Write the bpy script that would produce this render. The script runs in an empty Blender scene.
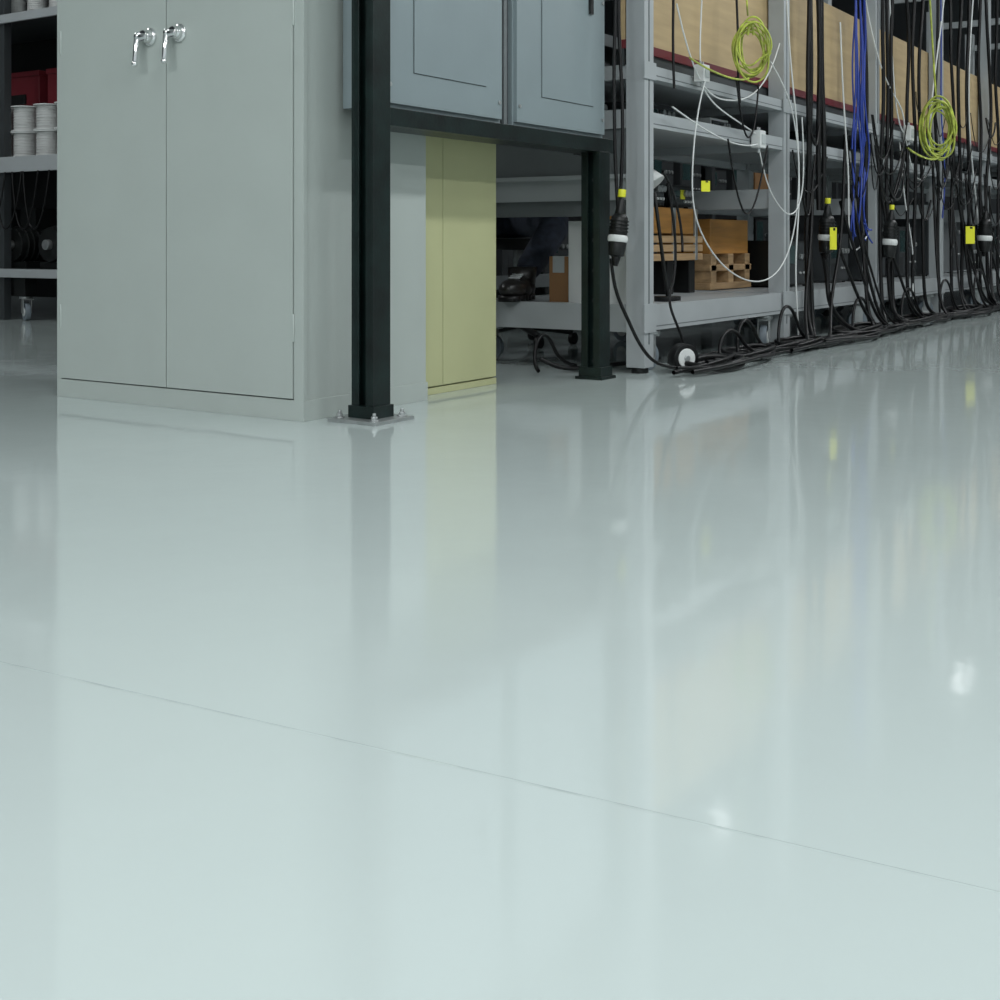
import bpy, bmesh, math, random
from mathutils import Vector, Matrix
random.seed(7)
sc = bpy.context.scene
try:
    sc.view_settings.view_transform = 'Standard'
    sc.view_settings.look = 'None'
except Exception:
    pass
COL = sc.collection

# ------------------------------------------------------------------ materials
def mat(name, col, rough=0.5, metal=0.0, var=0.06, scale=6.0, bump=0.0, bscale=60.0, coat=0.0, stretch=None, spec=0.5):
    m = bpy.data.materials.new(name); m.use_nodes = True
    nt = m.node_tree; b = nt.nodes['Principled BSDF']
    tc = nt.nodes.new('ShaderNodeTexCoord'); mp = nt.nodes.new('ShaderNodeMapping')
    if stretch: mp.inputs['Scale'].default_value = stretch
    nt.links.new(tc.outputs['Object'], mp.inputs['Vector'])
    n = nt.nodes.new('ShaderNodeTexNoise'); n.inputs['Scale'].default_value = scale; n.inputs['Detail'].default_value = 5
    nt.links.new(mp.outputs['Vector'], n.inputs['Vector'])
    r = nt.nodes.new('ShaderNodeValToRGB')
    r.color_ramp.elements[0].position = 0.3; r.color_ramp.elements[1].position = 0.7
    r.color_ramp.elements[0].color = tuple(c*(1-var) for c in col)+(1,)
    r.color_ramp.elements[1].color = tuple(min(1, c*(1+var)) for c in col)+(1,)
    nt.links.new(n.outputs['Fac'], r.inputs['Fac']); nt.links.new(r.outputs['Color'], b.inputs['Base Color'])
    b.inputs['Roughness'].default_value = rough; b.inputs['Metallic'].default_value = metal
    b.inputs['Specular IOR Level'].default_value = spec
    if coat: b.inputs['Coat Weight'].default_value = coat
    if bump:
        n2 = nt.nodes.new('ShaderNodeTexNoise'); n2.inputs['Scale'].default_value = bscale
        nt.links.new(mp.outputs['Vector'], n2.inputs['Vector'])
        bp = nt.nodes.new('ShaderNodeBump'); bp.inputs['Strength'].default_value = bump; bp.inputs['Distance'].default_value = 0.002
        nt.links.new(n2.outputs['Fac'], bp.inputs['Height']); nt.links.new(bp.outputs['Normal'], b.inputs['Normal'])
    return m

def emis(name, col, s):
    m = bpy.data.materials.new(name); m.use_nodes = True
    b = m.node_tree.nodes['Principled BSDF']
    b.inputs['Base Color'].default_value = col+(1,); b.inputs['Emission Color'].default_value = col+(1,)
    b.inputs['Emission Strength'].default_value = s
    return m

M = dict(
 cab = mat('cabinet_paint', (0.370,0.412,0.390), 0.42, var=0.02, bump=0.06, bscale=180),
 gap = mat('gap_shade', (0.03,0.035,0.035), 0.7),  # dark colour stands in for shade in gaps, slots and holes
 chrome = mat('chrome', (0.8,0.8,0.8), 0.16, 1.0, var=0.02),
 green = mat('dark_green_steel', (0.004,0.011,0.010), 0.36, 0.15, var=0.5, scale=14, bump=0.2, bscale=90),
 zinc = mat('zinc_steel', (0.42,0.44,0.44), 0.4, 0.8, var=0.15, scale=30),
 panel = mat('panel_blue_grey', (0.205,0.252,0.265), 0.42, var=0.03, bump=0.04, bscale=160),
 yel = mat('yellow_green_paint', (0.43,0.44,0.245), 0.4, var=0.03),
 rack = mat('rack_grey_paint', (0.36,0.385,0.395), 0.4, 0.1, var=0.05),
 rackp = mat('rack_end_sheet', (0.13,0.145,0.15), 0.5, 0.1, var=0.05),
 rackd = mat('rack_dark_grey', (0.035,0.040,0.043), 0.5, 0.1, var=0.1),
 black = mat('black_rubber', (0.004,0.004,0.0045), 0.42, var=0.2, spec=0.3),
 blackp = mat('black_plastic', (0.007,0.008,0.008), 0.4, var=0.2, spec=0.35),
 white = mat('white_plastic', (0.62,0.64,0.63), 0.4, var=0.03),
 ltgrey = mat('grey_cable', (0.42,0.45,0.45), 0.45),
 blue = mat('blue_cable', (0.02,0.05,0.30), 0.4),
 yg = mat('yellow_green_cable', (0.36,0.42,0.06), 0.45, var=.5, scale=25),
 ytape = mat('yellow_tape', (0.66,0.66,0.03), 0.45),
 ply = mat('plywood', (0.40,0.295,0.155), 0.6, var=0.12, scale=3, stretch=(1,1,9)),
 red = mat('maroon_trim', (0.12,0.010,0.016), 0.5),
 orange = mat('orange_wood', (0.40,0.19,0.045), 0.5, var=0.25, scale=4, stretch=(1,1,10)),
 wood = mat('pine_wood', (0.36,0.235,0.12), 0.6, var=0.3, scale=4, stretch=(1,6,12)),
 card = mat('cardboard', (0.30,0.16,0.07), 0.8, var=0.08),
 wheel = mat('caster_wheel_rubber', (0.16,0.19,0.215), 0.5),
 wire = mat('wound_wire', (0.50,0.51,0.50), 0.5, var=0.15, scale=8, stretch=(1,1,40), bump=0.5, bscale=40),
 jeans = mat('navy_denim', (0.022,0.028,0.046), 0.85, var=0.3, scale=40, bump=0.4, bscale=200),
 shirt = mat('dark_shirt', (0.03,0.033,0.04), 0.85, var=0.2, scale=30),
 skin = mat('skin', (0.55,0.33,0.24), 0.5, var=0.05),
 hair = mat('brown_hair', (0.03,0.018,0.01), 0.6, var=0.3, scale=60),
 leather = mat('black_leather', (0.012,0.011,0.01), 0.35, var=0.3, bump=0.3),
 screen = mat('display_glass', (0.02,0.05,0.05), 0.1),
)

# ------------------------------------------------------------------ mesh builder
class MB:
    def __init__(s, name, keys):
        s.name=name; s.keys=list(keys); s.bm=bmesh.new()
    def mi(s,k):
        if k not in s.keys: s.keys.append(k)
        return s.keys.index(k)
    def box(s,x0,x1,y0,y1,z0,z1,k):
        v=[s.bm.verts.new((x,y,z)) for x in (x0,x1) for y in (y0,y1) for z in (z0,z1)]
        i=s.mi(k)
        for q in ((0,1,3,2),(4,6,7,5),(0,4,5,1),(2,3,7,6),(0,2,6,4),(1,5,7,3)):
            f=s.bm.faces.new([v[j] for j in q]); f.material_index=i
        return v
    def rbox(s,c,size,rot,k):
        v=s.box(-size[0]/2,size[0]/2,-size[1]/2,size[1]/2,-size[2]/2,size[2]/2,k)
        Mx=Matrix.Translation(c)@rot.to_4x4()
        for q in v: q.co=Mx@q.co
    def cyl(s,p0,p1,r,k,seg=18,r2=None,caps=True):
        p0=Vector(p0);p1=Vector(p1);r2=r if r2 is None else r2
        d=(p1-p0).normalized(); a=d.orthogonal().normalized(); b=d.cross(a)
        A=[];B=[]
        for i in range(seg):
            t=2*math.pi*i/seg; o=a*math.cos(t)+b*math.sin(t)
            A.append(s.bm.verts.new(p0+o*r)); B.append(s.bm.verts.new(p1+o*r2))
        m=s.mi(k)
        for i in range(seg):
            j=(i+1)%seg
            f=s.bm.faces.new((A[i],A[j],B[j],B[i])); f.material_index=m; f.smooth=True
        if caps:
            f=s.bm.faces.new(A[::-1]); f.material_index=m
            f=s.bm.faces.new(B); f.material_index=m
    def lathe(s,p0,d,prof,k,seg=24):
        p0=Vector(p0); d=Vector(d).normalized()
        for (h0,r0,kk),(h1,r1,_) in zip(prof,prof[1:]):
            if abs(h1-h0)<1e-6 : continue
            s.cyl(p0+d*h0,p0+d*h1,r0,kk or k,seg,r1)
    def ball(s,c,r,k,sc3=(1,1,1),sub=2,rot=None):
        Mx=Matrix.Translation(c)@(rot.to_4x4() if rot else Matrix.Identity(4))@Matrix.Diagonal((sc3[0],sc3[1],sc3[2],1))
        g=bmesh.ops.create_icosphere(s.bm,subdivisions=sub,radius=r,matrix=Mx)
        m=s.mi(k); fs={f for v in g['verts'] for f in v.link_faces}
        for f in fs: f.material_index=m; f.smooth=True
    def done(s,bev=0.002,parent=None):
        bmesh.ops.recalc_face_normals(s.bm,faces=s.bm.faces)
        me=bpy.data.meshes.new(s.name); s.bm.to_mesh(me); s.bm.free()
        for k in s.keys: me.materials.append(M[k])
        o=bpy.data.objects.new(s.name,me); COL.objects.link(o)
        if bev:
            b=o.modifiers.new('bevel','BEVEL'); b.width=bev; b.segments=2; b.limit_method='ANGLE'; b.angle_limit=math.radians(50)
        if parent: o.parent=parent
        return o

def cables(name, lst, order=4):
    cu=bpy.data.curves.new(name,'CURVE'); cu.dimensions='3D'; cu.bevel_depth=1.0; cu.bevel_resolution=2; cu.resolution_u=5
    ks=[]
    for pts,r,k in lst:
        if k not in ks: ks.append(k)
        sp=cu.splines.new('NURBS'); sp.points.add(len(pts)-1)
        for p,c in zip(sp.points,pts): p.co=(c[0],c[1],c[2],1); p.radius=r
        sp.order_u=min(order,len(pts)); sp.use_endpoint_u=True; sp.material_index=ks.index(k); sp.use_smooth=True
    for k in ks: cu.materials.append(M[k])
    o=bpy.data.objects.new(name,cu); COL.objects.link(o); return o

# ------------------------------------------------------------------ room
X0,X1,Y0,Y1,H=-8.0,18.0,-6.0,10.0,4.4
fm=bpy.data.materials.new('glossy_epoxy_floor'); fm.use_nodes=True; nt=fm.node_tree; b=nt.nodes['Principled BSDF']
tc=nt.nodes.new('ShaderNodeTexCoord')
n1=nt.nodes.new('ShaderNodeTexNoise'); n1.inputs['Scale'].default_value=0.9; n1.inputs['Detail'].default_value=4
r1=nt.nodes.new('ShaderNodeValToRGB'); r1.color_ramp.elements[0].position=.3; r1.color_ramp.elements[1].position=.7
r1.color_ramp.elements[0].color=(0.445,0.508,0.497,1); r1.color_ramp.elements[1].color=(0.472,0.535,0.522,1)
n2=nt.nodes.new('ShaderNodeTexNoise'); n2.inputs['Scale'].default_value=5; n2.inputs['Detail'].default_value=6
mr=nt.nodes.new('ShaderNodeMapRange'); mr.inputs['From Min'].default_value=.3; mr.inputs['From Max'].default_value=.75; mr.inputs['To Min'].default_value=.055; mr.inputs['To Max'].default_value=.11
n3=nt.nodes.new('ShaderNodeTexNoise'); n3.inputs['Scale'].default_value=7; n3.inputs['Detail'].default_value=3
bp=nt.nodes.new('ShaderNodeBump'); bp.inputs['Strength'].default_value=.12; bp.inputs['Distance'].default_value=.004
for n in (n1,n2,n3): nt.links.new(tc.outputs['Object'],n.inputs['Vector'])
nt.links.new(n1.outputs['Fac'],r1.inputs['Fac']); nt.links.new(r1.outputs['Color'],b.inputs['Base Color'])
nt.links.new(n2.outputs['Fac'],mr.inputs['Value']); nt.links.new(mr.outputs['Result'],b.inputs['Roughness'])
nt.links.new(n3.outputs['Fac'],bp.inputs['Height']); nt.links.new(bp.outputs['Normal'],b.inputs['Normal'])
b.inputs['IOR'].default_value=1.65
M['floor']=fm
M['wall']=mat('wall_paint',(0.06,0.065,0.07),0.8,var=0.08,scale=1)
M['wallb']=mat('wall_light_paint',(0.45,0.47,0.48),0.8,var=0.05,scale=1)
M['ceil']=mat('ceiling_paint',(0.40,0.42,0.42),0.9,var=0.04,scale=1)
M['joint']=mat('joint_sealant',(0.41,0.47,0.46),0.12,var=0.12,scale=20)

def slab(name,a,k):
    m=MB(name,[k]); m.box(*a,k); return m.done(0)
slab('floor',(X0,X1,Y0,Y1,-.1,0),'floor')
slab('ceiling',(X0,X1,Y0,Y1,H,H+.1),'ceil')
slab('wall_back',(X0,X1,Y1,Y1+.1,0,H),'wall')
slab('wall_right',(X1,X1+.1,Y0,Y1,0,H),'wall')
slab('wall_left',(X0-.1,X0,Y0,Y1,0,H),'wallb')
slab('wall_front',(X0,X1,Y0-.1,Y0,0,H),'wallb')
j=MB('trim_floor_joint',['joint'])
pa=[(0.826+ (1.184-y)*0.086+ 0.0015*math.sin(y*3), y) for y in [Y0+0.2+i*(Y1-Y0-0.4)/60 for i in range(61)]]
for (xa,ya),(xb,yb) in zip(pa,pa[1:]):
    if ya>6: continue
    v=[j.bm.verts.new(p) for p in ((xa-.0018,ya,0.0001),(xa,ya,.0004),(xa+.0018,ya,0.0001),(xb-.0018,yb,0.0001),(xb,yb,.0004),(xb+.0018,yb,0.0001))]
    j.bm.faces.new((v[0],v[1],v[4],v[3])); j.bm.faces.new((v[1],v[2],v[5],v[4]))
j.done(0)

# ------------------------------------------------------------------ storage cabinet
c=MB('storage_cabinet',['cab'])
c.box(2.364,2.872,2.14,3.098,.05,1.95,'cab')
c.box(2.352,2.876,2.136,3.102,0,.052,'cab')
c.box(2.352,2.876,2.136,3.102,1.93,1.97,'cab')
c.box(2.352,2.366,2.136,2.168,.052,1.93,'cab'); c.box(2.352,2.366,3.083,3.102,.052,1.93,'cab')
c.box(2.3625,2.364,2.168,3.085,.052,1.93,'gap')
c.box(2.349,2.3625,2.1705,2.6318,.0555,1.925,'cab')
c.box(2.349,2.3625,2.6352,3.0805,.0555,1.925,'cab')
for y in (2.168,3.082):
    for z in (.2,1.0,1.75): c.cyl((2.3505,y,z),(2.3505,y,z+.07),.0035,'cab',10)
for y in (2.578,2.695):
    z=1.018
    c.lathe((2.349,y,z),(-1,0,0),[(0,.025,None),(.006,.025,None),(.010,.020,None),(.024,.015,None),(.030,.015,None)],'chrome')
    c.cyl((2.328,y-.010,z-.003),(2.326,y+.022,z),.012,'chrome',16)
    c.ball((2.325,y+.022,z),.0135,'chrome')
    c.cyl((2.322,y+.024,z-.004),(2.312,y+.022,z-.075),.0085,'chrome',16,.0065)
    c.ball((2.312,y+.022,z-.077),.009,'chrome')
c.done(.0025)

# ------------------------------------------------------------------ dark green strut frame
f=MB('steel_support_frame',['green'])
def strut(cx,cy,z0,z1,s=.035):
    f.box(cx-s,cx+s,cy-s,cy-s+.006,z0,z1,'green'); f.box(cx-s,cx+s,cy+s-.006,cy+s,z0,z1,'green')
    f.box(cx+s-.006,cx+s,cy-s+.006,cy+s-.006,z0,z1,'green')
    f.box(cx-s,cx-s+.006,cy-s+.006,cy-s+.024,z0,z1,'green'); f.box(cx-s,cx-s+.006,cy+s-.024,cy+s-.006,z0,z1,'green')
    f.box(cx-.012,cx-.006,cy-s+.006,cy+s-.006,z0,z1,'green')
    z=z0+.05
    while z<z1-.05:
        f.cyl((cx-.0125,cy,z),(cx-.014,cy,z),.007,'gap',10); z+=.1
def base(cx,cy,h,k):
    f.box(cx-h,cx+h,cy-h,cy+h,0,.009,k)
    e=h-.022
    for dx in (-e,e):
        for dy in (-e,e):
            f.cyl((cx+dx,cy+dy,.009),(cx+dx,cy+dy,.012),.013,k,14)
            f.cyl((cx+dx,cy+dy,.012),(cx+dx,cy+dy,.020),.009,k,6)
            f.cyl((cx+dx,cy+dy,.020),(cx+dx,cy+dy,.028),.0045,k,10)
    f.box(cx-.04,cx+.04,cy-.042,cy+.042,.009,.04,'green')
strut(2.469,2.013,.009,2.3); base(2.469,2.013,.078,'zinc')
strut(3.645,2.013,.009,.752); base(3.645,2.013,.050,'green')
f.box(2.504,3.72,1.985,2.03,.751,.797,'green'); f.box(2.504,3.72,2.03,2.10,.751,.757,'green')
f.box(3.70,3.745,2.06,2.13,.751,2.3,'green')
f.box(2.434,3.745,2.06,2.13,2.3,2.34,'green')
f.done(.0015)

# ------------------------------------------------------------------ electrical panels
def epanel(xa,xb,ix0,ix1,left):
    p=MB('electrical_panel',['panel'])
    p.box(xa if not left else 2.495,xb,2.05,2.128,.80,1.75,'panel')
    x0=xa if not left else 2.512
    p.box(x0,xb,2.016,2.05,.80,1.75,'panel')
    p.box(x0+.008,xb-.008,2.004,2.016,.812,1.74,'panel')
    p.box(ix0-.0015,ix1+.0015,2.0032,2.004,.8985,1.60,'gap')
    p.box(ix0,ix1,2.0005,2.0038,.90,1.596,'panel')
    for z in (.86,1.25,1.7):
        p.cyl((xb-.022,2.004,z),(xb-.022,2.0,z),.006,'zinc',12); p.cyl((x0+.022,2.004,z),(x0+.022,2.0,z),.006,'zinc',12)
    p.box(ix1-.035,ix1-.015,1.992,2.0005,1.2,1.26,'blackp')
    return p.done(.002)
epanel(2.512,3.070,2.636,2.977,True)
epanel(3.136,3.698,3.285,3.61,False)
f=MB('panel_gap_shade',['gap']); f.box(3.072,3.134,2.03,2.12,.80,1.75,'gap'); f.box(3.095,3.112,2.018,2.03,.80,1.75,'rackp'); f.done(.001)  # dark block painted as the shade in the gap between panels

# ------------------------------------------------------------------ yellow-green cabinet
y=MB('metal_locker',['yel'])
y.box(2.90,3.325,2.21,2.66,.0,1.7,'yel'); y.box(2.895,3.33,2.20,2.67,0,.02,'yel')
y.box(2.905,3.0320,2.196,2.21,.025,1.69,'yel'); y.box(3.0345,3.322,2.196,2.21,.025,1.69,'yel')
y.box(3.0320,3.0345,2.206,2.2095,.025,1.69,'gap')
y.cyl((3.055,2.196,1.0),(3.055,2.17,1.0),.012,'chrome')
y.done(.002)

# ------------------------------------------------------------------ main rack run
XS=[3.884+1.333*i for i in range(7)]
YF,YB=1.97,2.67
R=MB('mobile_shelving_rack',['rack'])
def upright(r,x,yy,z1=2.35,s=.035,sl=-1):
    r.box(x-s,x+s,yy-s,yy+s,.02,z1,'rack')
    r.box(x-.005,x+.005,yy+sl*s,yy+sl*(s+.001),.1,z1-.02,'rackp')
    r.cyl((x,yy,0),(x,yy,.02),.03,'blackp',14)
def caster(r,x,yy,z,rot=0.0):
    a=Vector((math.cos(rot),math.sin(rot),0)); n=Vector((-a.y,a.x,0)); o=Vector((x,yy,0))-a*.02
    r.cyl((x,yy,z-.015),(x,yy,z),.035,'zinc',16)
    w=o+Vector((0,0,.05))
    r.cyl(w-n*.014,w+n*.014,.05,'wheel',22); r.cyl(w-n*.019,w+n*.019,.026,'white',16); r.cyl(w-n*.024,w+n*.024,.009,'zinc',10)
    for s in (-1,1):
        cc=o+n*s*.023+Vector((0,0,.085)); rr=Matrix.Rotation(rot,3,'Z')
        r.rbox(cc,(.045,.004,.085),rr,'zinc')
    r.rbox(o+Vector((.01,0,z-.018)),(.07,.05,.005),Matrix.Rotation(rot,3,'Z'),'zinc')
for i,x in enumerate(XS):
    upright(R,x,YF); upright(R,x,YB,sl=1)
    for z0,z1 in ((.14,.235),(.60,.685),(.85,.915),(1.02,1.07)):
        R.box(x-.02,x+.02,YF+.035,YB-.035,z0,z1,'rack')
    if i<len(XS)-1:
        xb=XS[i+1]
        for z0,z1 in ((.145,.235),(.852,.905),(1.022,1.068)):
            R.box(x+.035,xb-.035,YF-.028,YF+.022,z0,z1,'rack'); R.box(x+.035,xb-.035,YB-.02,YB+.02,z0,z1,'rack')
            R.box(x+.035,xb-.035,YF-.0285,YF-.028,z0+.012,z0+.016,'rackp')
        for z in (.215,.885,1.05): R.box(x+.02,xb-.02,YF+.022,YB-.02,z,z+.016,'rack')
        R.box(x+.035,xb-.035,YB-.02,YB+.02,.60,.66,'rack')
        for xx in (x+.12,xb-.12):
            R.box(xx-.03,xx+.03,YF+.0,YB,.141,.16,'rackd')
            caster(R,xx,YF+.02,.14,random.uniform(-.9,.9)); caster(R,xx,YB-.02,.14,random.uniform(-2,2))
    R.box(x-.015,x+.015,YF+.035,YB-.035,2.2,2.25,'rack')
    R.box(x-.045,x+.045,YF-.041,YF-.035,1.015,1.075,'rack'); R.box(x-.045,x+.045,YF-.041,YF-.035,.14,.24,'rack')
R.box(XS[0]-.012,XS[0]-.008,YF+.035,YB-.035,.685,.85,'rackp')
R.box(XS[0]-.030,XS[0]-.02,YF+.035,YB-.035,.675,.69,'rack')
R.box(XS[0]-.012,XS[0]+.012,YF+.035,YB-.035,.545,.60,'rackp')
R.done(.002)

P=MB('plywood_backboard',['ply'])
for x,xb in zip(XS,XS[1:]):
    a,bq=x-.03,xb-.035
    P.box(a,bq,2.012,2.03,1.155,1.62,'ply'); P.box(a,bq,2.006,2.036,1.125,1.157,'red'); P.box(a,bq,2.016,2.028,1.066,1.126,'rackd')
P.done(.001)

# ------------------------------------------------------------------ rack contents
W=MB('wooden_crate',['orange'])
W.box(4.58,5.10,2.30,2.60,.49,.60,'orange')
for k in range(3): W.box(4.55,5.13,2.29,2.61,.375+k*.038,.375+k*.038+.030,'wood')
for xx in (4.60,4.84,5.06):
    W.box(xx-.03,xx+.03,2.31,2.59,.231,.378,'blackp')
    W.box(xx-.012,xx+.012,2.288,2.30,.375,.60,'zinc')
W.done(.003)
W=MB('wooden_crate',['orange'])
W.box(5.30,5.75,2.33,2.60,.40,.56,'orange')
for k in range(2): W.box(5.28,5.77,2.32,2.61,.235+k*.085,.235+k*.085+.03,'wood')
for xx in (5.32,5.52,5.72): W.box(xx-.03,xx+.03,2.32,2.61,.262,.40,'wood')
W.done(.003)
def instrument(x0,x1,y0,y1,z0,z1,body='blackp',tag=False):
    q=MB('bench_power_supply',[body])
    q.box(x0,x1,y0,y1,z0+.008,z1,body); q.box(x0+.01,x1-.01,y0-.004,y0,z0+.018,z1-.01,'rackd')
    w=x1-x0; h=z1-z0
    q.box(x0+.03,x0+w*.45,y0-.006,y0-.003,z0+h*.5,z1-.025,'screen')
    for t in (.58,.72,.86):
        q.cyl((x0+w*t,y0-.004,z0+h*.65),(x0+w*t,y0-.02,z0+h*.65),min(.014,h*.14),'zinc',14)
        q.cyl((x0+w*t,y0-.004,z0+h*.3),(x0+w*t,y0-.014,z0+h*.3),.006,'white',10)
    for xx in (x0+.02,x1-.02):
        for yy in (y0+.02,y1-.02): q.cyl((xx,yy,z0),(xx,yy,z0+.009),.01,'black',10)
    for t in range(6): q.box(x0+.03+t*.012,x0+.034+t*.012,y0-.005,y0-.003,z0+.025,z0+h*.4,'gap')
    if tag: q.box(x0+w*.4,x0+w*.6,y0-.008,y0-.004,z1-.06,z1-.02,'ytape')
    q.done(.003)
instrument(4.60,4.80,2.32,2.56,.60,.72,tag=False)
instrument(4.86,5.08,2.32,2.56,.60,.70,tag=True)
random.seed(21)
for i,x in enumerate(XS[:-1]):
    xx=x+.1
    if i>=1:
        xx=x+(.62 if i==1 else .08)
        while xx<XS[i+1]-.32:
            w=random.uniform(.22,.42); h=random.uniform(.15,.5)
            if xx+w>XS[i+1]-.06: break
            instrument(xx,xx+w,2.15+random.uniform(0,.15),2.58,.231,.231+h,random.choice(['blackp','rackd','blackp','rack'])); xx+=w+random.uniform(.02,.12)
    xx=x+.1
    while xx<XS[i+1]-.3:
        w=random.uniform(.15,.3)
        if xx+w>XS[i+1]-.06: break
        instrument(xx,xx+w,2.12+random.uniform(0,.2),2.55,.901,.901+random.uniform(.05,.11),random.choice(['blackp','rackd','rack','white'])); xx+=w+random.uniform(.05,.25)
def spool(x,yy,z,ax,r=.08,w=.14,core='wire',n='cable_spool'):
    q=MB(n,[core]); ax=Vector(ax).normalized(); p=Vector((x,yy,z))
    q.cyl(p,p+ax*.006,r,'white',28); q.cyl(p+ax*(w-.006),p+ax*w,r,'white',28); q.cyl(p+ax*.006,p+ax*(w-.006),r*.78,core,28)
    for k in range(9):
        a=.012+k*(w-.024)/8; q.cyl(p+ax*(a-.004),p+ax*(a+.004),r*.81,core,28)
    q.cyl(p-ax*.001,p+ax*.0005,r*.3,'gap',18); q.cyl(p+ax*(w-.0005),p+ax*(w+.001),r*.3,'gap',18)
    q.done(.001)
q=MB('task_lamp',['white'])
q.cyl((4.27,2.05,.231),(4.27,2.05,.25),.05,'blackp',24); q.cyl((4.27,2.05,.25),(4.22,2.08,.64),.007,'blackp',12)
q.lathe((4.20,2.10,.69),(.1,-.6,-.75),[(-.06,.018,None),(-.03,.035,None),(.03,.055,None),(.034,.055,None)],'white')
q.done(.001)
def carton(x0,x1,y0,y1,z0,z1,k='card',n='cardboard_box'):
    q=MB(n,[k]); q.box(x0,x1,y0,y1,z0,z1,k)
    ym=(y0+y1)/2
    q.box(x0-.001,x1+.001,ym-.025,ym+.025,z1-.06,z1+.001,'ltgrey'); q.box(x0+.002,x1-.002,ym-.002,ym+.002,z1,z1+.002,'gap')
    q.box(x0+.03,x0+.12,y0-.001,y0,z0+.05,z0+.11,'white'); q.done(.002)
carton(3.96,4.12,2.06,2.30,.231,.53,'white','white_carton')
carton(3.99,4.15,2.32,2.40,.231,.40)

# ------------------------------------------------------------------ rear rack row
Rr=MB('rear_shelving_rack',['rack'])
for x in [4.6+1.5*i for i in range(6)]:
    for yy in (4.0,4.65): Rr.box(x-.03,x+.03,yy-.03,yy+.03,0,2.3,'rackd')
for z in (.22,.75,1.25,1.8):
    Rr.box(4.57,12.13,4.0,4.65,z,z+.03,'rackd'); Rr.box(4.57,12.13,3.965,3.985,z-.04,z+.04,'rackp')
Rr.done(.002)
random.seed(5)
bx=4.66
while bx<11.6:
    for z in (.25,.78,1.28):
        w=.42; h=random.uniform(.25,.42)
        kk=random.choice(['card','rackd','blackp','blackp','rackd'])
        if kk=='card': carton(bx,bx+w*.9,4.05,4.55,z,z+h*.8)
        else: instrument(bx,bx+w*.9,4.05,4.55,z,z+h,kk)
    bx+=.5
    if (bx-4.6)%1.5>1.1: bx+=.12

# ------------------------------------------------------------------ left background shelving
L=MB('storage_shelving_unit',['rackd'])
for yy in (5.1,6.45,7.8):
    for x in (4.53,5.1): L.box(x-.025,x+.025,yy-.025,yy+.025,.0,2.4,'rackd')
for z,h in ((.25,.05),(.86,.09),(1.73,.05)):
    L.box(4.5,5.12,5.1,7.8,z+h-.02,z+h,'rackd'); L.box(4.485,4.503,5.1,7.8,z,z+h,'rack')
L.box(5.13,5.14,5.08,7.82,.1,2.4,'blackp')
for yy in (5.3,5.9,6.3,6.7,7.3): caster(L,4.56,yy,.14,1.2); L.box(4.52,4.6,yy-.05,yy+.05,.14,.25,'blackp')
L.done(.002)
for yy,n in ((5.98,2),(6.17,2),(6.38,2),(6.60,2)):
    for k in range(n): spool(4.62,yy,.95+k*.152,(0,0,1),.085,.15)
for yy in (5.75,5.9,6.1,6.3,6.5): spool(4.64,yy,1.78,(0,0,1),.07,.12)
q=MB('maroon_storage_bin',['red'])
for yy in (5.5,6.0,6.5,7.0):
    q.box(4.80,5.08,yy,yy+.42,.95,1.5,'red'); q.box(4.79,5.09,yy-.005,yy+.425,1.47,1.5,'red'); q.box(4.785,4.80,yy+.12,yy+.3,1.3,1.36,'blackp')
q.done(.003)
q=MB('motor_assembly',['blackp'])
for yy in (5.6,6.0,6.35,6.7):
    q.box(4.60,4.95,yy,yy+.22,.30,.34,'blackp'); q.cyl((4.58,yy+.11,.44),(4.95,yy+.11,.44),.10,'blackp',20); q.cyl((4.55,yy+.11,.44),(4.58,yy+.11,.44),.03,'zinc',14)
    for k in range(8): q.cyl((4.62+k*.04,yy+.11,.44),(4.63+k*.04,yy+.11,.44),.112,'blackp',20)
    q.box(4.7,4.85,yy+.05,yy+.17,.53,.66,'blackp')
q.done(.002)
cables('hanging_shelf_cables',[([(4.46,yy,.86),(4.44,yy+.02,.6),(4.45,yy+.1+random.random()*.1,.45),(4.45,yy+.2,.62),(4.47,yy+.25,.86)],.005,k) for yy,k in ((5.95,'black'),(6.05,'blue'),(6.2,'white'),(6.35,'black'))])

# ------------------------------------------------------------------ cables
random.seed(11)
YC=1.915
def cp(pts,y=YC,j=.012): return [(x,y+random.uniform(-j,j),z) for x,z in pts]
Wt=[]
Wt.append((cp([(4.30,1.6),(4.29,1.35),(4.27,1.17),(4.27,1.10)]),.003,'white'))
Wt.append((cp([(4.27,1.05),(4.32,1.0),(4.44,.95),(4.68,.92),(4.84,.89)]),.003,'white'))
Wt.append((cp([(4.95,1.206),(5.10,1.10),(5.20,1.0),(5.27,.77),(5.24,.46),(5.02,.30),(4.68,.283),(4.43,.365),(4.21,.516),(4.15,.68),(4.21,.945),(4.26,1.05)],1.90),.003,'ltgrey'))
Wt.append((cp([(4.0,.93),(4.3,.87),(4.6,.80),(4.85,.86)]),.003,'white'))
Wt.append((cp([(4.05,1.3),(4.2,1.0),(4.5,.98),(4.9,1.05),(5.1,1.3)]),.003,'ltgrey'))
Wt.append((cp([(5.12,1.6),(5.14,1.3),(5.26,1.0),(5.3,.6),(5.2,.35),(5.25,.1),(5.3,.01)],1.90),.0035,'white'))
Wt.append((cp([(4.84,.83),(4.9,.70),(5.0,.62),(5.15,.55),(5.3,.62),(5.33,.8),(5.28,1.0)],1.90),.003,'ltgrey'))
Wt.append((cp([(6.7,1.9),(6.75,1.4),(6.8,1.1),(6.98,1.05)]),.004,'white'))
Wt.append((cp([(6.3,1.7),(6.5,1.35),(6.9,1.2),(6.95,1.12),(7.1,.9),(7.3,.75),(7.6,.9)]),.004,'ltgrey'))
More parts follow.
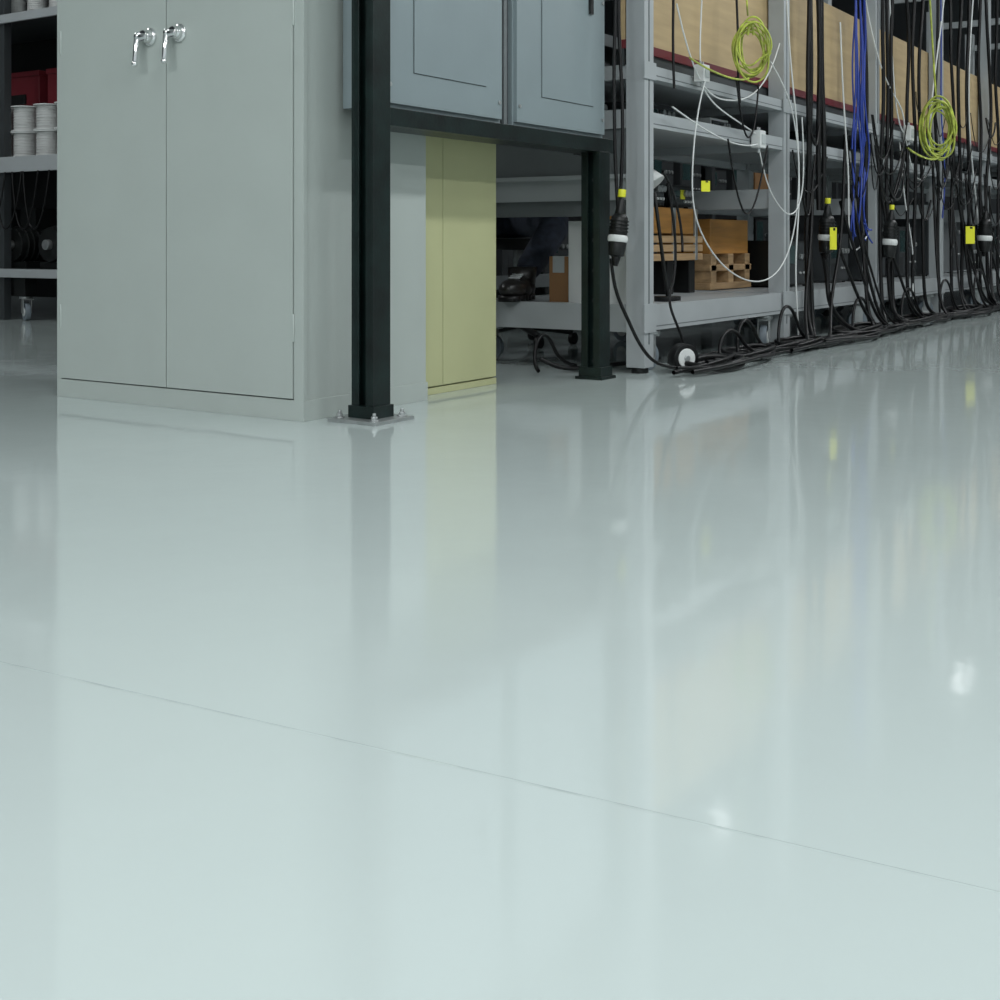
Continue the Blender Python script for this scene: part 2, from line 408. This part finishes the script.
Wt.append((cp([(7.9,2.1),(7.7,1.6),(7.5,1.3),(7.55,1.0)]),.005,'white'))
Wt.append((cp([(8.6,2.1),(8.4,1.5),(8.5,1.0),(8.8,.7),(8.9,.2)]),.005,'white'))
Wt.append((cp([(5.85,1.5),(5.9,1.1),(6.0,.8),(5.95,.5),(6.1,.35),(6.3,.5)]),.004,'ltgrey'))
Wt.append((cp([(6.9,1.0),(6.95,.7),(7.1,.5),(7.2,.3),(7.1,.1),(7.3,.015)]),.004,'white'))
cables('white_cable_run',Wt)
def adapter(x,yy,z,s=1.0):
    q=MB('power_adapter',['white']); q.box(x-.03*s,x+.03*s,yy-.04,yy,z-.035*s,z+.035*s,'white'); q.box(x-.018*s,x+.018*s,yy-.044,yy-.04,z-.02*s,z+.02*s,'ltgrey')
    q.cyl((x,yy-.02,z-.035*s),(x,yy-.02,z-.055*s),.007,'ltgrey',10); q.cyl((x-.01,yy-.02,z+.035*s),(x-.01,yy-.02,z+.05*s),.004,'zinc',8); q.cyl((x+.01,yy-.02,z+.035*s),(x+.01,yy-.02,z+.05*s),.004,'zinc',8); q.done(.004)
adapter(4.27,1.93,1.077,.9); adapter(4.84,1.935,.873,1.0); adapter(7.05,1.93,1.06,1.2)
Bl=[]
for k in range(9):
    o=random.uniform(-.05,.05)
    Bl.append((cp([(6.12+o*.4,2.1),(6.15+o,1.7),(6.17+o*2.2,1.4),(6.13+o*.6,1.15),(6.2+o*3.2,.9),(6.15+o,.7),(6.12+o*2.6,.5),(6.2+o*3,.42+random.uniform(0,.15))],1.91,.02),.0045,'blue'))
Bl.append((cp([(7.75,2.0),(7.8,1.5),(7.7,1.2),(7.9,.9),(7.8,.6)],1.9,.02),.004,'blue'))
cables('blue_cable_bundle',Bl)
def coil(cx,cy,cz,rw,rh,n,name,r=.0045,seed=1):
    rg=random.Random(seed)
    d=Vector((.549,-.836,0)); pts=[]
    for i in range(n*10+1):
        t=2*math.pi*i/10
        if i%10==0: kw=rg.uniform(.7,1.25); kh=rg.uniform(.75,1.15); ox=rg.uniform(-.25,.25)*rw; oz=rg.uniform(-.2,.2)*rh
        p=Vector((cx,cy,cz))+d*(rw*kw*math.cos(t)+ox)+Vector((0,0,rh*kh*math.sin(t)+oz))+Vector((.836,.549,0))*(.02*math.sin(i*.11))
        pts.append(tuple(p))
    tail=[(cx+.02,cy+.02,cz+rh+.02),(cx+.02,cy+.03,cz+rh+.15),(cx,cy+.05,cz+rh+.6)]
    lst=[(pts,r,'yg'),(tail,r,'yg')]
    lst.append(([tuple(Vector((cx,cy,cz+rh))+d*.006*k+Vector((0,0,-.03*abs(k)))) for k in (-2,-1,0,1,2)],r*1.4,'ytape'))
    lst.append(([(cx-.02,cy,cz-rh),(cx-.12,cy,cz-rh-.03),(cx-.3,cy+.03,cz-rh-.01),(cx-.45,cy+.05,cz-rh+.03)],r,'yg'))
    cables(name,lst)
coil(4.57,1.84,1.20,.065,.115,8,'yellow_green_cable_coil',.0038,4)
coil(7.18,1.78,1.09,.090,.165,8,'yellow_green_cable_coil',.0055,9)

Bk=[]
def drop(x,ztop,zbot=0.012,r=.007,sw=.05,k='black',y=YC,tail=True):
    n=7; pts=[]
    for i in range(n):
        t=i/(n-1); pts.append((x+random.uniform(-sw,sw)*math.sin(math.pi*min(1,t+.1)),y+random.uniform(-.015,.01),ztop+(zbot+.12-ztop)*t if tail else ztop+(zbot-ztop)*t))
    if tail:
        dr=random.choice((-1,1)); pts+= [(x+dr*.04,y-.03,.05),(x+dr*.15,y-.06-random.random()*.1,.012),(x+dr*.35,y-.05-random.random()*.12,.012),(x+dr*.55,y-random.random()*.12,.012)]
    Bk.append((pts,r,k))
drop(3.66,1.6,.56,.006,.01,tail=False,y=1.95); drop(3.69,1.6,.56,.006,.01,tail=False,y=1.95)
Bk.append(([(3.60,1.93,.40),(3.61,1.93,.3),(3.70,1.92,.2),(3.76,1.90,.08),(3.85,1.86,.012),(4.1,1.83,.012)],.006,'black'))
Bk.append(([(4.0,1.92,.66),(4.06,1.915,.5),(4.05,1.91,.32),(3.98,1.91,.27),(3.99,1.9,.2),(4.06,1.88,.1),(4.02,1.86,.012),(4.2,1.82,.012),(4.5,1.84,.012)],.005,'black'))
Bk.append(([(3.96,1.92,.7),(4.1,1.92,.62),(4.13,1.92,.45),(4.1,1.91,.42)],.005,'black'))
for x in (5.42,5.46): drop(x,2.3,.012,.010,.03)
for x in (5.56,5.63): drop(x,2.3,.6,.012,.02,tail=False)
Bk.append(([(5.60,1.905,.40),(5.66,1.9,.3),(5.6,1.89,.2),(5.72,1.87,.08),(5.9,1.83,.012),(6.3,1.8,.012)],.012,'black'))
for x in (6.28,6.55,6.66,6.74): drop(x,2.35,.012,.010,.06)
for x in (7.0,7.15,7.35,7.70,8.0): drop(x,2.35,.012,.010,.12)
for x in (8.3,8.5,8.8,9.0,9.35,9.7,10.3,10.8): drop(x,2.35,.012,.011,.16)
for x in (4.62,4.05): drop(x,1.9,1.0,.005,.03,tail=False)
for i in range(40):
    x=random.uniform(4.0,9.4) if i<22 else random.uniform(5.6,9.2); w=random.uniform(.15,.7); z=random.choice((1.0,1.1,.85,.95,1.3,.7)); s=random.uniform(.1,.4)
    Bk.append((cp([(x,z),(x+w*.2,z-s*.7),(x+w*.5,z-s),(x+w*.8,z-s*.6),(x+w,z)],1.905),random.choice((.003,.004,.006)),random.choice(('black','black','black','ltgrey','white'))))
for i in range(18):
    x=random.uniform(5.5,9.5); w=random.uniform(-.6,.6)
    Bk.append(([(x,1.92,random.uniform(.6,1.0)),(x+w*.2,1.90,.5),(x+w*.6,1.88,.3),(x+w*.9,1.86,.12),(x+w*1.1,1.82,.02),(x+w*1.5,1.78,.012)],random.choice((.006,.008)),'black'))
cables('black_power_cables',Bk)
Fl=[]
random.seed(3)
for k in range(14):
    x=random.uniform(3.75,5.5); x2=random.uniform(6.0,10.5); y0=random.uniform(1.76,1.90); pts=[]
    n=int((x2-x)/.22)
    for i in range(n):
        xx=x+(x2-x)*i/(n-1); pts.append((xx,y0+random.uniform(-.08,.06)+.02*math.sin(xx*3),.012+random.random()*.03))
    Fl.append((pts,random.choice((.005,.007,.008)),'black'))
def loop(cx,cy,a,b,z,n=2,r=.009):
    pts=[]
    for i in range(n*12+3):
        t=2*math.pi*i/12+1; pts.append((cx+a*math.cos(t)*(1+.05*math.sin(i)),cy+b*math.sin(t),z+.012*math.sin(i*.7)+.012))
    Fl.append((pts,r,'black'))
loop(4.12,1.80,.17,.09,.012,2,.011); loop(4.55,1.84,.20,.07,.02,2); loop(5.1,1.84,.2,.07,.02,2); loop(5.9,1.84,.3,.07,.03,2); loop(6.9,1.83,.3,.08,.03,2); loop(8,1.83,.3,.08,.03,2)
for (x,yy,rz,h) in ((4.42,1.86,.12,.13),(4.62,1.88,.1,.16),(5.05,1.87,.12,.2),(6.05,1.87,.14,.2),(6.9,1.87,.16,.22),(7.7,1.87,.16,.25),(8.6,1.87,.2,.3),(3.72,2.26,.07,.14)):
    Fl.append(([(x-rz*1.2,yy-.03,.012),(x-rz,yy,.03),(x-rz*.8,yy,h*.8),(x,yy,h),(x+rz*.9,yy,h*.7),(x+rz,yy-.02,.03),(x+rz*2.2,yy-.04,.012)],.007,'black'))
Fl.append(([(3.68,2.25,.05),(3.72,2.2,.012),(3.80,2.16,.012),(3.95,2.12,.012),(4.3,2.1,.012)],.008,'black'))
cables('floor_cable_bundle',Fl)
q=MB('caster_wheel',['black']); q.cyl((4.00,1.875,.05),(3.975,1.835,.05),.05,'black',26); q.cyl((4.002,1.878,.05),(3.973,1.832,.05),.034,'white',22); q.cyl((4.004,1.881,.05),(3.971,1.829,.05),.012,'zinc',12); q.done(.003)
def conn(x,yy,z,L=.15,r=.026,tilt=0.0,tape=True):
    q=MB('power_connector',['blackp']); d=Vector((math.sin(tilt),-.05,math.cos(tilt))).normalized(); p=Vector((x,yy,z))-d*L/2
    q.lathe(p,d,[(-.03,.008,'black'),(0,.016,'blackp'),(.004,r*.85,'blackp'),(L*.30,r,'blackp'),(L*.34,r,'white'),(L*.38,r*1.1,'white'),(L*.46,r*1.1,'white'),(L*.50,r,'blackp'),(L*.92,r*.9,'blackp'),(L,r*.6,'blackp'),(L+.05,.009,'blackp'),(L+.051,.009,'blackp')],'blackp')
    for k in range(4): q.cyl(p+d*(L*(.58+k*.08)),p+d*(L*(.61+k*.08)),r*1.08,'blackp',18)
    if tape: q.cyl(p+d*(L+.055),p+d*(L+.08),.013,'ytape',16)
    q.done(.001)
conn(3.60,1.905,.475,.14,.03,.1); conn(5.58,1.88,.49,.17,.036,-.05); conn(6.58,1.88,.47,.2,.036,.05,True); conn(8.7,1.86,.5,.22,.045,0,False)
def tag(x,yy,z,w,h):
    q=MB('yellow_cable_tag',['ytape']); q.rbox((x,yy,z),(w,.003,h),Matrix.Rotation(-.5,3,'Z'),'ytape'); q.rbox((x+w*.1,yy-.002,z+h*.42),(w*.3,.008,h*.12),Matrix.Rotation(-.5,3,'Z'),'blackp'); q.done(.0008)
tag(5.52,1.83,.47,.04,.10); tag(8.20,1.84,.50,.08,.11); tag(4.28,1.90,.66,.04,.04)

# ------------------------------------------------------------------ stool + seated person behind rack
q=MB('work_stool',['blackp'])
q.cyl((4.66,2.96,.42),(4.66,2.96,.47),.17,'blackp',28); q.cyl((4.66,2.96,.08),(4.66,2.96,.42),.025,'zinc',16)
for k in range(5):
    a=k*2*math.pi/5+.3; e=Vector((4.66+.24*math.cos(a),2.96+.24*math.sin(a),.055)); q.cyl((4.66,2.96,.09),e,.018,'blackp',10,.012)
    q.cyl(e+Vector((0,-.012,-.027)),e+Vector((0,.012,-.027)),.027,'black',16)
q.done(.003)
per=bpy.data.objects.new('seated_person',None); COL.objects.link(per)
def skinned(name,chains,key,root=0):
    vs=[];rad=[];ed=[];idx={}
    for ch in chains:
        prev=None
        for p,r in ch:
            k=tuple(round(c,4) for c in p)
            if k not in idx: idx[k]=len(vs); vs.append(p); rad.append(r)
            i=idx[k]
            if prev is not None: ed.append((prev,i))
            prev=i
    me=bpy.data.meshes.new(name); me.from_pydata(vs,ed,[]); me.materials.append(M[key])
    o=bpy.data.objects.new(name,me); COL.objects.link(o); o.parent=per
    s=o.modifiers.new('skin','SKIN'); s.use_smooth_shade=True
    sv=me.skin_vertices[0].data if me.skin_vertices else None
    if sv:
        for i,r in enumerate(rad):
            sv[i].radius=(r,r) if not isinstance(r,tuple) else r; sv[i].use_root=(i==root)
    ss=o.modifiers.new('sub','SUBSURF'); ss.levels=2; ss.render_levels=2
    return o
pel=(4.66,2.95,.575)
skinned('trousers',[[(pel,.13),((4.58,2.86,.56),.095),((4.44,2.70,.545),.082),((4.30,2.55,.53),.066),((4.14,2.53,.42),.060),((4.00,2.52,.33),.05)],
                    [(pel,.13),((4.56,3.04,.56),.095),((4.38,3.02,.55),.08),((4.22,3.0,.53),.066),((4.17,2.99,.33),.058),((4.13,2.98,.13),.05)],
                    [(pel,.13),((4.67,2.95,.66),.12)]],'jeans')
skinned('shirt',[[((4.67,2.95,.64),.125),((4.66,2.95,.78),.13),((4.63,2.95,.92),.14),((4.60,2.95,1.03),.11),((4.58,2.95,1.10),.055)],
                 [((4.60,2.95,1.03),.11),((4.60,2.79,1.03),.06),((4.56,2.75,.88),.05),((4.52,2.77,.77),.045),((4.40,2.82,.72),.036)],
                 [((4.60,2.95,1.03),.11),((4.60,3.11,1.03),.06),((4.56,3.17,.88),.05),((4.52,3.14,.77),.045),((4.40,3.08,.70),.036)]],'shirt')
def hand(name,w,d,side):
    d=Vector(d).normalized(); n=Vector((0,0,1)); n=(n-d*n.dot(d)).normalized(); s=d.cross(n)*side; w=Vector(w)
    P=w+d*.05
    ch=[[(tuple(w-d*.03),.024),(tuple(w),.022),(tuple(P),.026)]]
    for k,(o,l) in enumerate(((-.028,.068),(-.009,.078),(.010,.072),(.028,.056))):
        b0=P+s*o+d*.012; b1=b0+d*.03; b2=b1+(d-n*.3).normalized()*l*.4; b3=b2+(d-n*.9).normalized()*l*.35; b4=b3+(d*.5-n).normalized()*l*.25
        ch.append([(tuple(P),.026)]+[(tuple(q),r) for q,r in ((b1,.010),(b2,.009),(b3,.0085),(b4,.0075))])
    t0=w+d*.02-s*.02; t1=t0-s*.025+d*.02; t2=t1+d*.03-n*.01; t3=t2+d*.02-n*.008
    ch.append([(tuple(w),.022),(tuple(t1),.012),(tuple(t2),.010),(tuple(t3),.008)])
    skinned(name,ch,'skin')
hand('hand_right',(4.37,2.83,.71),(-1,.15,-.25),1); hand('hand_left',(4.37,3.07,.69),(-1,-.15,-.3),-1)
hd=MB('head',['skin']); C=Vector((4.545,2.95,1.265))
hd.cyl((4.585,2.95,1.07),(4.565,2.95,1.2),.055,'skin',20,.052)
hd.ball(C,.1,'skin',(.95,.78,1.18),3); hd.ball(C+Vector((-.03,0,-.06)),.06,'skin',(1,.85,.9),3)
hd.cyl(C+Vector((-.088,0,.01)),C+Vector((-.118,0,-.028)),.008,'skin',10,.014); hd.ball(C+Vector((-.112,0,-.03)),.014,'skin')
for s in (-1,1):
    hd.ball(C+Vector((-.082,s*.032,.008)),.013,'white'); hd.ball(C+Vector((-.092,s*.032,.008)),.006,'blackp'); hd.ball(C+Vector((-.086,s*.032,.032)),.014,'hair',(.4,1.2,.25))
    hd.ball(C+Vector((.005,s*.08,-.005)),.026,'skin',(.7,.35,1.2))
hd.ball(C+Vector((-.088,0,-.062)),.02,'red',(.4,1.1,.28)); hd.ball(C+Vector((.02,0,.03)),.104,'hair',(.97,.84,1.05),3)
hd.done(0,per)
def boot(a,toe,zs,name):
    q=MB(name,['leather']); a=Vector(a); d=Vector((toe[0]-a.x,toe[1]-a.y,0)).normalized(); rot=Matrix.Rotation(math.atan2(d.y,d.x),3,'Z')
    g=Vector((a.x,a.y,zs))
    q.cyl(a+Vector((0,0,.03)),g+Vector((0,0,.06)),.056,'leather',20,.05)
    q.ball(g+d*.03+Vector((0,0,.05)),.055,'leather',(1.3,.85,.9),3,rot); q.ball(g+d*.11+Vector((0,0,.045)),.05,'leather',(1.7,.92,.75),3,rot)
    q.ball(g-d*.03+Vector((0,0,.045)),.046,'leather',(1,.9,.95),3,rot)
    for t,rr in ((-.045,.036),(.0,.038),(.05,.042),(.10,.046),(.145,.042)): q.cyl(g+d*t,g+d*t+Vector((0,0,.022)),rr,'black',20)
    for t in (.03,.05,.07,.09):
        s=Vector((-d.y,d.x,0)); q.cyl(g+d*t+s*.022+Vector((0,0,.112-t*.3)),g+d*t-s*.022+Vector((0,0,.112-t*.3)),.004,'ltgrey',8)
    q.done(0,per)
boot((3.99,2.52,.33),(3.7,2.45,0),.235,'boot_right'); boot((4.13,2.98,.13),(3.8,2.95,0),0,'boot_left')

# ------------------------------------------------------------------ ceiling lights, out of view, mostly added to brighten the scene
M['lamp']=emis('lamp_diffuser',(0.97,0.99,1.0),2.0)
M['lampdim']=emis('lamp_diffuser_dim',(0.97,0.99,1.0),0.8)
def fixture(x,yy,z,lx,ly,power,k='lamp'):
    q=MB('unseen_ceiling_light',['white']); q.box(x-lx/2-.04,x+lx/2+.04,yy-ly/2-.04,yy+ly/2+.04,z+.02,z+.10,'white'); q.box(x-lx/2,x+lx/2,yy-ly/2,yy+ly/2,z+.012,z+.021,k)
    q.cyl((x-lx/3,yy,z+.1),(x-lx/3,yy,H),.008,'zinc',8); q.cyl((x+lx/3,yy,z+.1),(x+lx/3,yy,H),.008,'zinc',8); o2=q.done(.003)
    l=bpy.data.lights.new('lamp','AREA'); l.shape='RECTANGLE'; l.size=lx; l.size_y=ly; l.energy=power; l.color=(.96,.985,1.0)
    o=bpy.data.objects.new('lamp',l); o.location=(x,yy,z+.005); COL.objects.link(o); o.parent=o2
for yy in (-2.2,.4,3.0): fixture(-4.2,yy,3.9,1.6,.5,185)  # added behind the camera to brighten the cabinet front more than the floor
for x,p in ((.3,60),(4.5,65),(7.5,75),(10.5,75),(13.5,75)): fixture(x,-.9,3.9,1.6,.35,p)  # unseen row added to light the rack fronts and near floor
for x in (-1.5,3,): fixture(x,-4.0,3.9,1.6,.35,110)
fixture(2.2,6.0,3.9,1.6,.35,50)  # added, unseen, to light the spools on the left shelving
fixture(8.6,3.75,3.9,.45,.12,.35,'lampdim'); fixture(13.0,3.0,3.9,.6,.14,.5,'lampdim')

w=bpy.data.worlds.new('world'); sc.world=w; w.use_nodes=True
w.node_tree.nodes['Background'].inputs[0].default_value=(.6,.68,.72,1); w.node_tree.nodes['Background'].inputs[1].default_value=.3

cam=bpy.data.cameras.new('camera'); co=bpy.data.objects.new('camera',cam); COL.objects.link(co)
co.location=(0,0,.45); co.rotation_euler=(math.radians(90),0,math.radians(33.29-90))
cam.sensor_width=36; cam.lens=44.93; cam.shift_y=-.257; cam.clip_start=.02
sc.camera=co
